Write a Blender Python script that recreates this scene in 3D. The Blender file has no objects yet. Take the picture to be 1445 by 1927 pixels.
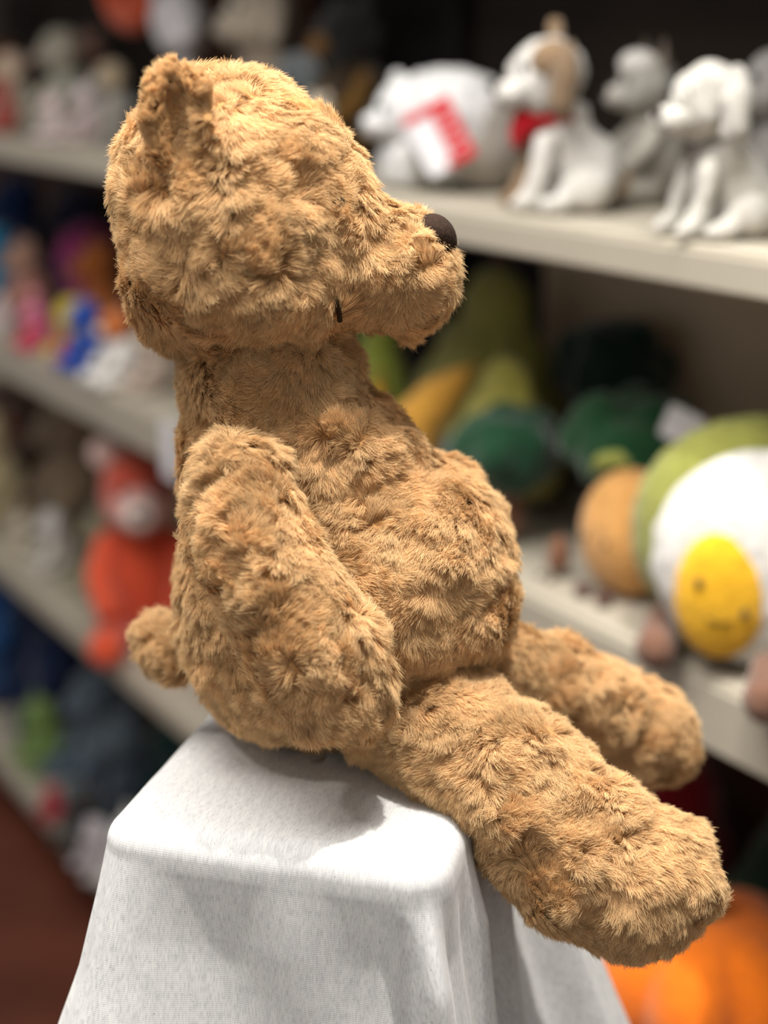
import bpy, math
import numpy as np
from mathutils import Vector, Matrix

# ------------------------------------------------------------------ camera, world, lights, exposure
sc = bpy.context.scene
C = sc.collection
FPX, W, H = 2900.0, 1445.0, 1927.0
PITCH = math.radians(16.8)
CZ = 1.87
cam_d = bpy.data.cameras.new('camera')
cam = bpy.data.objects.new('camera', cam_d)
C.objects.link(cam)
cam.location = (0, 0, CZ)
cam.rotation_euler = (math.pi/2 - PITCH, 0, 0)
cam_d.sensor_fit = 'VERTICAL'
cam_d.sensor_height = 36.0
cam_d.sensor_width = 36.0
cam_d.lens = 36.0*FPX/H
cam_d.clip_start = 0.05
cam_d.dof.use_dof = True
cam_d.dof.focus_distance = 0.925
cam_d.dof.aperture_fstop = 2.4
sc.camera = cam

sc.view_settings.view_transform = 'Standard'
sc.view_settings.look = 'None'
sc.view_settings.gamma = 1.0
sc.view_settings.use_curve_mapping = False
sc.view_settings.exposure = 0.08

wd = bpy.data.worlds.new('world'); sc.world = wd
wd.use_nodes = True
wd.node_tree.nodes['Background'].inputs[0].default_value = (1.0, 0.96, 0.91, 1)
wd.node_tree.nodes['Background'].inputs[1].default_value = 0.375

def light(name, kind, loc, target, energy, col, size, spot=None):
    l = bpy.data.lights.new(name, kind); l.energy = energy; l.color = col
    if kind == 'AREA':
        l.shape = 'DISK'; l.size = size
    else:
        l.shadow_soft_size = size
        if spot:
            l.spot_size = spot; l.spot_blend = 0.6
    o = bpy.data.objects.new(name, l); C.objects.link(o); o.location = loc
    o.rotation_euler = (Vector(target)-Vector(loc)).to_track_quat('-Z', 'Y').to_euler()
    return o

light('ceiling_spotlight', 'SPOT', (0.30, 0.72, 3.9), (0.0, 0.93, 1.5), 250, (1.0, 0.95, 0.88), 0.022, math.radians(40))
light('ceiling_panel', 'AREA', (-0.25, 0.95, 3.3), (-0.1, 1.0, 1.4), 84, (1.0, 0.96, 0.91), 1.7)
light('ceiling_spotlight_aisle', 'SPOT', (-1.2, 0.3, 3.4), (-0.2, 2.4, 1.3), 46, (1.0, 0.93, 0.84), 0.08, math.radians(75))

sc.cycles_curves.shape = 'RIBBONS'
sc.cycles_curves.subdivisions = 2
sc.cycles.max_bounces = 8
sc.cycles.diffuse_bounces = 4
sc.cycles.caustics_reflective = False
sc.cycles.caustics_refractive = False
sc.cycles.use_denoising = True

# ------------------------------------------------------------------ numbers: photo frame -> place
AF = np.array([0, math.cos(PITCH), -math.sin(PITCH)])
AU = np.array([0, math.sin(PITCH), math.cos(PITCH)])
AR = np.array([1.0, 0, 0])
CAM = np.array([0, 0, CZ])
SU = np.array([-0.5297, 0.8482, 0.0])        # along the shelves, away from the camera
SN = np.array([0.8482, 0.5297, 0.0])         # into the shelves
Y0 = 2.02
SO = np.array([0, Y0, 0.0])

def P(px, py, Y):
    d = AR*((px-W/2)/FPX) + AU*((H/2-py)/FPX) + AF
    return CAM + d*(Y/d[1])
def scale_at(p):
    return float((np.asarray(p)-CAM) @ AF)/FPX
def shelf_point(px, b, z):
    """point on a shelf, b behind its front edge, height z, seen in image column px"""
    k = (px-W/2)/FPX
    base = SO + SN*b + np.array([0, 0, z]) - CAM
    # (base+s*SU).AR = k*(base+s*SU).AF
    s = (k*(base@AF) - base@AR)/(SU@AR - k*(SU@AF))
    return base + s*SU + CAM
def SP(s, b, z):
    return SO + SU*s + SN*b + np.array([0, 0, z])

# ------------------------------------------------------------------ noise
def _hash(ix, iy, iz, seed):
    h = (ix*374761393 + iy*668265263 + iz*2147483647 + seed*974711) & 0xffffffff
    h = ((h ^ (h >> 13))*1274126177) & 0xffffffff
    h = ((h ^ (h >> 16))*2246822519) & 0xffffffff
    return ((h ^ (h >> 15)) & 0xffffff)/float(0xffffff)*2-1
def vnoise(p, scale, seed=0):
    q = np.asarray(p)/scale + 1000.0
    i = np.floor(q).astype(np.int64); f = q-i
    f = f*f*f*(f*(f*6-15)+10)
    out = 0
    for dx in (0, 1):
        wx = f[:, 0] if dx else 1-f[:, 0]
        for dy in (0, 1):
            wy = f[:, 1] if dy else 1-f[:, 1]
            for dz in (0, 1):
                wz = f[:, 2] if dz else 1-f[:, 2]
                out = out + wx*wy*wz*_hash(i[:, 0]+dx, i[:, 1]+dy, i[:, 2]+dz, seed)
    return out

# ------------------------------------------------------------------ mesh helpers
def new_mesh(name, V, F, smooth=True):
    me = bpy.data.meshes.new(name)
    me.from_pydata([tuple(map(float, v)) for v in V], [], [tuple(int(i) for i in f) for f in F])
    if smooth:
        me.polygons.foreach_set('use_smooth', [True]*len(me.polygons))
    me.update()
    return me
def link(name, me, mat=None, parent=None, kind=None):
    o = bpy.data.objects.new(name, me)
    C.objects.link(o)
    if mat is not None and hasattr(me, 'materials') and len(me.materials) == 0:
        me.materials.append(mat)
    if parent is not None:
        o.parent = parent
    if kind:
        o['kind'] = kind
    return o
def tag(o, label, cat, group=None, kind=None):
    o['label'] = label; o['category'] = cat
    if group: o['group'] = group
    if kind: o['kind'] = kind
    return o
def thing(name, label, cat, loc=(0, 0, 0), rotz=0.0, group=None):
    o = bpy.data.objects.new(name, None); C.objects.link(o)
    o.empty_display_size = 0.03
    o.location = [float(v) for v in loc]; o.rotation_euler = (0, 0, rotz)
    return tag(o, label, cat, group)
def copy_tree(o, parent=None):
    c = o.copy(); C.objects.link(c); c.parent = parent
    for ch in [k for k in bpy.data.objects if k.parent == o]:
        copy_tree(ch, c)
    return c

def sphere_vf(nu=24, nv=14):
    V = [(0, 0, 1)]
    for j in range(1, nv):
        a = math.pi*j/nv
        for i in range(nu):
            b = 2*math.pi*i/nu
            V.append((math.sin(a)*math.cos(b), math.sin(a)*math.sin(b), math.cos(a)))
    V.append((0, 0, -1))
    F = []
    for i in range(nu):
        F.append((0, 1+i, 1+(i+1) % nu))
    for j in range(nv-2):
        for i in range(nu):
            a = 1+j*nu+i; b = 1+j*nu+(i+1) % nu
            F.append((a, a+nu, b+nu, b))
    L = len(V)-1; s = 1+(nv-2)*nu
    for i in range(nu):
        F.append((s+i, L, s+(i+1) % nu))
    return np.array(V, float), F
SV, SF = sphere_vf()
def ell(c, r, M=None):
    """ellipsoid: centre, radii, 3x3 basis rows"""
    v = SV*np.asarray(r, float)
    if M is not None:
        v = v @ np.asarray(M)
    return v+np.asarray(c, float), SF
def chain(pts, rads, flat=None, n=None):
    """overlapping ellipsoids along a path: a tapering limb"""
    out = []
    for k in range(len(pts)-1):
        a, b = np.asarray(pts[k], float), np.asarray(pts[k+1], float)
        m = n or max(3, int(np.linalg.norm(b-a)/(0.35*min(rads[k], rads[k+1]))))
        for i in range(m+1):
            t = i/m
            out.append(ell(a*(1-t)+b*t, [rads[k]*(1-t)+rads[k+1]*t]*3))
    return out
def merge(parts):
    V, F, n = [], [], 0
    for v, f in parts:
        V.append(v); F += [tuple(i+n for i in q) for q in f]; n += len(v)
    return np.concatenate(V), F
def box_vf(sx, sy, sz, c=(0, 0, 0)):
    V = np.array([(x*sx/2, y*sy/2, z*sz/2) for x in (-1, 1) for y in (-1, 1) for z in (-1, 1)], float)+np.array(c, float)
    return V, [(0, 1, 3, 2), (4, 6, 7, 5), (0, 4, 5, 1), (2, 3, 7, 6), (0, 2, 6, 4), (1, 5, 7, 3)]

def fuse(parts, voxel, smooth=6, cut=None):
    """union of shapes as one closed skin (voxel remesh + smoothing), returned as a mesh"""
    V, F = merge(parts)
    me = new_mesh('tmp', V, F)
    o = bpy.data.objects.new('tmp', me); C.objects.link(o)
    m = o.modifiers.new('r', 'REMESH'); m.mode = 'VOXEL'; m.voxel_size = voxel; m.use_smooth_shade = True
    if smooth:
        s = o.modifiers.new('s', 'SMOOTH'); s.iterations = smooth; s.factor = 0.6
    dg = bpy.context.evaluated_depsgraph_get(); dg.update()
    out = bpy.data.meshes.new_from_object(o.evaluated_get(dg))
    bpy.data.objects.remove(o); bpy.data.meshes.remove(me)
    out.materials.clear()
    out.polygons.foreach_set('use_smooth', [True]*len(out.polygons))
    return out
def get_v(me):
    a = np.empty(len(me.vertices)*3); me.vertices.foreach_get('co', a); return a.reshape(-1, 3)
def get_n(me):
    a = np.empty(len(me.vertices)*3, dtype=np.float32); me.vertices.foreach_get('normal', a); return a.reshape(-1, 3).astype(float)
def set_v(me, v):
    me.vertices.foreach_set('co', np.ascontiguousarray(v, dtype=np.float32).ravel()); me.update()
def lumpy(me, amp, scale, seed=0):
    v, n = get_v(me), get_n(me)
    d = vnoise(v, scale, seed)*amp + vnoise(v, scale*0.45, seed+5)*amp*0.4
    set_v(me, v+n*d[:, None])

# ------------------------------------------------------------------ materials
def mat(name, col, rough=0.8, noise=0.0, nscale=60.0, col2=None, bump=0.0, sheen=0.0, metallic=0.0):
    m = bpy.data.materials.new(name); m.use_nodes = True
    nt = m.node_tree; b = nt.nodes['Principled BSDF']
    b.inputs['Roughness'].default_value = rough
    b.inputs['Metallic'].default_value = metallic
    if sheen:
        b.inputs['Sheen Weight'].default_value = sheen
    if rough > 0.6:
        b.inputs['Specular IOR Level'].default_value = 0.15
    tc = nt.nodes.new('ShaderNodeTexCoord')
    nz = nt.nodes.new('ShaderNodeTexNoise'); nz.inputs['Scale'].default_value = nscale; nz.inputs['Detail'].default_value = 4
    nt.links.new(tc.outputs['Object'], nz.inputs['Vector'])
    cr = nt.nodes.new('ShaderNodeValToRGB')
    c2 = col2 or tuple(min(1, c*(1-noise)) for c in col)
    cr.color_ramp.elements[0].position = 0.35; cr.color_ramp.elements[1].position = 0.65
    cr.color_ramp.elements[0].color = (*c2, 1); cr.color_ramp.elements[1].color = (*col, 1)
    nt.links.new(nz.outputs['Fac'], cr.inputs['Fac'])
    nt.links.new(cr.outputs['Color'], b.inputs['Base Color'])
    if bump:
        bp = nt.nodes.new('ShaderNodeBump'); bp.inputs['Strength'].default_value = bump; bp.inputs['Distance'].default_value = 0.004
        nt.links.new(nz.outputs['Fac'], bp.inputs['Height']); nt.links.new(bp.outputs['Normal'], b.inputs['Normal'])
    return m
_pm = {}
def plush(col, rough=0.95):
    """short pile plush cloth of one colour"""
    k = tuple(round(c, 3) for c in col)
    if k not in _pm:
        _pm[k] = mat('plush_%d' % len(_pm), col, rough, 0.25, 90, bump=0.5, sheen=0.3)
    return _pm[k]

def fur_material():
    m = bpy.data.materials.new('honey_fur'); m.use_nodes = True
    nt = m.node_tree; nt.nodes.clear()
    out = nt.nodes.new('ShaderNodeOutputMaterial')
    hi = nt.nodes.new('ShaderNodeHairInfo')
    at = nt.nodes.new('ShaderNodeAttribute'); at.attribute_name = 'tint'
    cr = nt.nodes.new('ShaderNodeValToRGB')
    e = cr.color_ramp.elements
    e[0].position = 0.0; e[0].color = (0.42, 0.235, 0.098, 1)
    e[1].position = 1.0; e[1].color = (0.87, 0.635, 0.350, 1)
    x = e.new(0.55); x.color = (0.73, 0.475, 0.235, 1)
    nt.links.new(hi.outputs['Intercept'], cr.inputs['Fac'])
    mx = nt.nodes.new('ShaderNodeMix'); mx.data_type = 'RGBA'; mx.blend_type = 'MULTIPLY'
    mx.inputs['Factor'].default_value = 1.0
    mr = nt.nodes.new('ShaderNodeMapRange'); mr.inputs['To Min'].default_value = 0.72; mr.inputs['To Max'].default_value = 1.18
    nt.links.new(at.outputs['Fac'], mr.inputs['Value'])
    nt.links.new(cr.outputs['Color'], mx.inputs['A'])
    nt.links.new(mr.outputs['Result'], mx.inputs['B'])
    d = nt.nodes.new('ShaderNodeBsdfPrincipled'); d.inputs['Roughness'].default_value = 0.75
    d.inputs['Specular IOR Level'].default_value = 0.25
    t = nt.nodes.new('ShaderNodeBsdfTranslucent')
    ms = nt.nodes.new('ShaderNodeMixShader'); ms.inputs[0].default_value = 0.27
    nt.links.new(mx.outputs['Result'], d.inputs['Base Color']); nt.links.new(mx.outputs['Result'], t.inputs['Color'])
    nt.links.new(d.outputs[0], ms.inputs[1]); nt.links.new(t.outputs[0], ms.inputs[2])
    nt.links.new(ms.outputs[0], out.inputs['Surface'])
    return m
M_FUR = fur_material()
M_SKIN = mat('honey_plush_backing', (0.50, 0.27, 0.105), 0.95, 0.3, 120)
M_SUEDE = mat('brown_suede', (0.036, 0.021, 0.014), 1.0, 0.35, 400, bump=0.25)
M_THREAD = mat('dark_brown_thread', (0.03, 0.016, 0.008), 0.8)
M_SHELF = mat('cream_laminate', (0.43, 0.39, 0.315), 0.5, 0.05, 6)
M_DARK = mat('black_panel', (0.010, 0.009, 0.010), 0.8, 0.2, 5)
M_BROWN = mat('dark_wood_panel', (0.075, 0.028, 0.013), 0.7, 0.5, 5)
M_UMBER = mat('umber_panel', (0.030, 0.022, 0.018), 0.8, 0.3, 4)
M_TAUPE = mat('taupe_panel', (0.50, 0.40, 0.29), 0.8, 0.12, 4)
M_FLOOR = mat('red_brown_floor', (0.13, 0.038, 0.022), 0.35, 0.35, 3.0)
M_WALL = mat('beige_wall', (0.35, 0.30, 0.24), 0.9, 0.1, 3)
M_CARD = mat('white_card', (0.80, 0.80, 0.84), 0.6, 0.03, 60)
M_RED = mat('red_print', (0.62, 0.02, 0.03), 0.6, 0.05, 60)

def jersey():
    """white and grey marl jersey: fine horizontal knit ribs, vertical grey streaks, dark flecks"""
    m = bpy.data.materials.new('grey_marl_jersey'); m.use_nodes = True
    nt = m.node_tree; b = nt.nodes['Principled BSDF']; N = nt.nodes.new; Lk = nt.links.new
    b.inputs['Roughness'].default_value = 0.92; b.inputs['Specular IOR Level'].default_value = 0.1
    b.inputs['Sheen Weight'].default_value = 0.2
    uv = N('ShaderNodeUVMap'); uv.uv_map = 'cloth'
    def noise(sx, sy, detail, lo, hi, c0, c1):
        mp = N('ShaderNodeMapping'); mp.inputs['Scale'].default_value = (sx, sy, 1)
        Lk(uv.outputs['UV'], mp.inputs['Vector'])
        n = N('ShaderNodeTexNoise'); n.inputs['Scale'].default_value = 1.0; n.inputs['Detail'].default_value = detail
        Lk(mp.outputs[0], n.inputs['Vector'])
        r = N('ShaderNodeValToRGB'); r.color_ramp.elements[0].position = lo; r.color_ramp.elements[1].position = hi
        r.color_ramp.elements[0].color = (*c0, 1); r.color_ramp.elements[1].color = (*c1, 1)
        Lk(n.outputs['Fac'], r.inputs['Fac']); return r.outputs['Color'], n.outputs['Fac']
    a, _ = noise(1300, 170, 3, 0.30, 0.55, (0.74, 0.745, 0.765), (1, 1, 1))
    c, _ = noise(220, 50, 3, 0.35, 0.65, (0.88, 0.88, 0.90), (1, 1, 1))
    d, _ = noise(900, 500, 2, 0.25, 0.31, (0.40, 0.40, 0.45), (1, 1, 1))
    def mul(x, y):
        k = N('ShaderNodeMix'); k.data_type = 'RGBA'; k.blend_type = 'MULTIPLY'; k.inputs['Factor'].default_value = 1
        Lk(x, k.inputs['A']); Lk(y, k.inputs['B']); return k.outputs['Result']
    base = N('ShaderNodeRGB'); base.outputs[0].default_value = (0.69, 0.69, 0.675, 1)
    r = mul(mul(mul(a, c), d), base.outputs[0])
    Lk(r, b.inputs['Base Color'])
    wv = N('ShaderNodeTexWave'); wv.wave_type = 'BANDS'; wv.bands_direction = 'Y'
    wv.inputs['Scale'].default_value = 260; wv.inputs['Distortion'].default_value = 0.6; wv.inputs['Detail'].default_value = 1
    Lk(uv.outputs['UV'], wv.inputs['Vector'])
    bp = N('ShaderNodeBump'); bp.inputs['Strength'].default_value = 0.10; bp.inputs['Distance'].default_value = 0.0003
    Lk(wv.outputs['Fac'], bp.inputs['Height']); Lk(bp.outputs['Normal'], b.inputs['Normal'])
    return m
M_JERSEY = jersey()

# ------------------------------------------------------------------ the setting
def plank(name, s0, s1, b0, b1, z0, z1, m, parent=None, bevel=0.0):
    c = []
    for s in (s0, s1):
        for b in (b0, b1):
            for z in (z0, z1):
                c.append(SP(s, b, z))
    me = new_mesh(name, c, [(0, 1, 3, 2), (4, 6, 7, 5), (0, 4, 5, 1), (2, 3, 7, 6), (0, 2, 6, 4), (1, 5, 7, 3)], False)
    o = link(name, me, m, parent)
    if bevel:
        bv = o.modifiers.new('bevel', 'BEVEL'); bv.width = bevel; bv.segments = 3
    return o
fl = link('floor', new_mesh('floor', [(-5, -1.5, 0), (3, -1.5, 0), (3, 6.5, 0), (-5, 6.5, 0)], [(0, 1, 2, 3)], False), M_FLOOR, kind='structure')
wb = plank('wall_back', -1.7, 4.6, 0.50, 0.60, 0.0, 2.9, M_WALL); wb['kind'] = 'structure'

ZA, ZB, ZC, ZD = 1.64+0.045, 1.165+0.080, 0.645+0.045, 0.08+0.045
DEPTH = 0.42
unit = thing('shelving_unit', 'long cream shelving unit with dark back panels, full of soft toys', 'shelves', SP(1.2, 0, 0))
def upart(*a, **k):
    o = plank(*a, parent=unit, **k)
    o.matrix_parent_inverse = Matrix.Translation(-unit.location)
    return o
for nm, z, t in (('A', ZA, 0.045), ('B', ZB, 0.080), ('C', ZC, 0.045), ('D', ZD, 0.045), ('T', 2.2, 0.04)):
    upart('shelf_board', -1.6, 4.4, 0.0, DEPTH, z-t, z, M_SHELF, bevel=0.004)
    if nm != 'T':
        upart('price_rail', -1.6, 4.4, -0.006, -0.0005, z-t+0.004, z-0.008, M_SHELF, bevel=0.001)
upart('kick_plate', -1.6, 4.4, 0.05, 0.07, 0.0, ZD-0.046, M_DARK)
for z0, z1, cuts in ((ZA+.001, 2.159, [(-1.6, 0.40, M_UMBER), (0.40, 0.91, M_DARK), (0.91, 1.5, M_BROWN), (1.5, 4.4, M_UMBER)]),
                     (ZB+.001, ZA-.046, [(-1.6, 0.20, M_TAUPE), (0.20, 1.4, M_DARK), (1.4, 4.4, M_BROWN)]),
                     (ZC+.001, ZB-.081, [(-1.6, 0.3, M_BROWN), (0.3, 4.4, M_TAUPE)]),
                     (ZD+.001, ZC-.046, [(-1.6, 0.6, M_DARK), (0.6, 4.4, M_BROWN)])):
    for a, b, m in cuts:
        upart('back_panel', a+.0005, b-.0005, DEPTH, DEPTH+0.02, z0, z1, m)
for s in (0.40, 4.38):
    upart('upright', s, s+0.03, DEPTH-0.031, DEPTH-0.001, 0.0, 2.3, M_DARK)

# ------------------------------------------------------------------ plinth and the cloth over it
PT = P(450, 1380, 0.97)[2]                         # height of the draped top
E1 = np.array([0.965, -0.262, 0.0]); E1 /= np.linalg.norm(E1)
E2 = np.array([0.262, 0.965, 0.0]); E2 /= np.linalg.norm(E2)
HA, HB = 0.1095, 0.13
PC = np.array([-0.0715, 0.8107, 0.0]) + E2*HB
def rrect(ha, hb, r, n=110):
    pts, cor = [], []
    segs = [((-ha+r, -hb), (ha-r, -hb)), ((ha, -hb+r), (ha, hb-r)), ((ha-r, hb), (-ha+r, hb)), ((-ha, hb-r), (-ha, -hb+r))]
    cen = [(ha-r, -hb+r, -90), (ha-r, hb-r, 0), (-ha+r, hb-r, 90), (-ha+r, -hb+r, 180)]
    P_, N_ = [], []
    nc = 16
    for k in range(4):
        (x0, y0), (x1, y1) = segs[k]
        nx, ny = [(0, -1), (1, 0), (0, 1), (-1, 0)][k]
        for i in range(n):
            t = i/n
            P_.append((x0*(1-t)+x1*t, y0*(1-t)+y1*t)); N_.append((nx, ny))
        cx, cy, a0 = cen[k]
        for i in range(nc):
            a = math.radians(a0+90*i/nc)
            P_.append((cx+r*math.cos(a), cy+r*math.sin(a))); N_.append((math.cos(a), math.sin(a)))
    return np.array(P_), np.array(N_)
def build_cloth():
    ER = 0.019
    R, Nn = rrect(HA, HB, 0.025)
    n = len(R)
    seg = np.linalg.norm(np.roll(R, -1, 0)-R, axis=1); sl = np.concatenate([[0], np.cumsum(seg)[:-1]])
    # corner bump weights: front right, back right, back left, front left
    cs = np.array([[HA, -HB], [HA, HB], [-HA, HB], [-HA, -HB]])
    rows, uvs = [], []
    ins = R - Nn*ER
    for k in (0.0, .15, .3, .45, .6, .7, .8, .87, .93, .97, 1.0):
        p = ins*k
        z = np.zeros(n)
        rows.append(np.column_stack([p, z])); uvs.append(np.column_stack([p[:, 0], p[:, 1]]))
    arc = [math.radians(a) for a in range(9, 91, 9)]
    for a in arc:
        p = ins + Nn*ER*math.sin(a)
        rows.append(np.column_stack([p, np.full(n, -ER*(1-math.cos(a)))]))
        q = ins + Nn*(ER*a); uvs.append(q)
    drops = np.linspace(0.003, 0.42, 110)
    for t in drops:
        out = np.full(n, 0.05*t)
        amp = [0.12, 0.33, 0.20, 0.32]; wid = [0.030, 0.045, 0.05, 0.038]
        for k in range(4):
            d = np.linalg.norm(R-cs[k], axis=1)
            out += amp[k]*t*np.exp(-(d/(wid[k]+0.25*t))**2)
        e = R[:, 0]; g = R[:, 1]
        front = (Nn[:, 1] < -0.5)
        # soft folds and dents of the front face
        lx = e/HA
        ff = 0.0028*np.sin(5.2*lx+1.0+6*t)*min(1, t/0.05) - 0.004*np.exp(-((lx+0.25)/0.28)**2)*min(1, t/0.06)
        ff += 0.0022*np.sin(9*lx-14*t)*min(1, t/0.08)
        # slanting fold next to the front right corner, with a pocket on its left
        c0 = 0.80+0.9*t
        ff += 0.009*min(1, max(0, (t-0.008)/0.05))*np.exp(-((lx-c0-0.08)/0.075)**2)
        ff -= 0.016*min(1, max(0, (t-0.014)/0.03))*np.exp(-((lx-c0+0.08)/0.060)**2)
        out += np.where(front, ff*np.clip((1.0-np.abs(lx))/0.08, 0, 1), 0)
        right = (Nn[:, 0] > 0.5)
        ly = g/HB
        fr = (0.007*np.sin(11*ly+0.7)+0.004*np.sin(23*ly))*min(1, t/0.05)
        out += np.where(right, fr, 0)
        left = (Nn[:, 0] < -0.5)
        out += np.where(left, 0.008*np.sin(9*ly)*min(1, t/0.08), 0)
        back = (Nn[:, 1] > 0.5)
        out += np.where(back, 0.012*np.sin(12*lx)*min(1, t/0.1), 0)
        out = np.maximum(out, 0.0005)
        p = R + Nn*out[:, None]
        rows.append(np.column_stack([p, np.full(n, -ER-t)]))
        uvs.append(np.column_stack([sl, np.full(n, -t-0.2)]))
    V = np.concatenate(rows)
    # small wrinkles
    V3 = V.copy(); V3[:, 2] += vnoise(V*np.array([1, 1, 1]), 0.03, 3)*0.0008
    V = V3
    Wd = PC[None, :]*np.array([1, 1, 0]) + V[:, :1]*E1 + V[:, 1:2]*E2
    Wd[:, 2] = PT + V[:, 2]
    F = []
    for r in range(len(rows)-1):
        for i in range(n):
            j = (i+1) % n
            F.append((r*n+i, (r+1)*n+i, (r+1)*n+j, r*n+j))
    me = new_mesh('draped_cloth', Wd, F)
    U = []
    for r, q in enumerate(rows):
        if r < 11+len(arc)-5:
            U.append(rows[r][:, :2])
        else:   # side walls: along the perimeter and down
            U.append(np.column_stack([R[:, 0]+0.0+np.where(np.abs(Nn[:, 0]) > 0.7, R[:, 1], 0), rows[r][:, 2]-HB]))
    U = np.concatenate(U)
    lay = me.uv_layers.new(name='cloth')
    li = np.empty(len(me.loops), dtype=np.int32); me.loops.foreach_get('vertex_index', li)
    lay.data.foreach_set('uv', U[li].astype(np.float32).ravel())
    return me
cl = link('draped_cloth', build_cloth(), M_JERSEY)
tag(cl, 'pale grey marl jersey cloth draped over the plinth under the bear', 'cloth')
so = cl.modifiers.new('thick', 'SOLIDIFY'); so.thickness = 0.0008; so.offset = -1
def yawed_box(name, ha, hb, z0, z1, m):
    V = []
    for x in (-1, 1):
        for y in (-1, 1):
            for z in (z0, z1):
                v = PC + E1*(x*ha) + E2*(y*hb); V.append((v[0], v[1], z))
    o = link(name, new_mesh(name, V, [(0, 1, 3, 2), (4, 6, 7, 5), (0, 4, 5, 1), (2, 3, 7, 6), (0, 2, 6, 4), (1, 5, 7, 3)], False), m)
    bv = o.modifiers.new('bevel', 'BEVEL'); bv.width = 0.008; bv.segments = 3
    return o
pl = yawed_box('display_plinth', HA-0.010, HB-0.010, 0.0, PT-0.0035, M_SHELF)
tag(pl, 'tall square display plinth hidden under the grey cloth', 'plinth')

# ------------------------------------------------------------------ the bear
rng = np.random.default_rng(7)
def ellpx(px, py, Y, a, b, depth, roll=0.0):
    """ellipsoid given by where it stands in the place; a, b in photo pixels, depth in metres"""
    c = P(px, py, Y); s = scale_at(c)
    r = math.radians(roll)
    X_ = AR*math.cos(r)+AU*math.sin(r); Z_ = -AR*math.sin(r)+AU*math.cos(r)
    return ell(c, (a*s, depth, b*s), np.array([X_, AF, Z_]))
def limb(path, fl=1.0):
    """path of (px, py, Y, radius px)"""
    pts, rad = [], []
    for px, py, Y, r in path:
        c = P(px, py, Y); pts.append(c); rad.append(r*scale_at(c))
    return chain(pts, rad)

def settle(me):
    """rest on the draped top: what would sink in is pressed flat"""
    v = get_v(me)
    rel = v-PC; x = rel@E1; y = rel@E2
    over = (np.abs(x) < HA+0.004) & (np.abs(y) < HB+0.004)
    # press smoothly near the rim
    d = np.minimum(HA-np.abs(x), HB-np.abs(y))
    lim = PT+0.0045 - np.clip((0.012-d), 0, 0.016)*0.9
    v[:, 2] = np.where(over & (v[:, 2] < lim), lim, v[:, 2])
    set_v(me, v)

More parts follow.
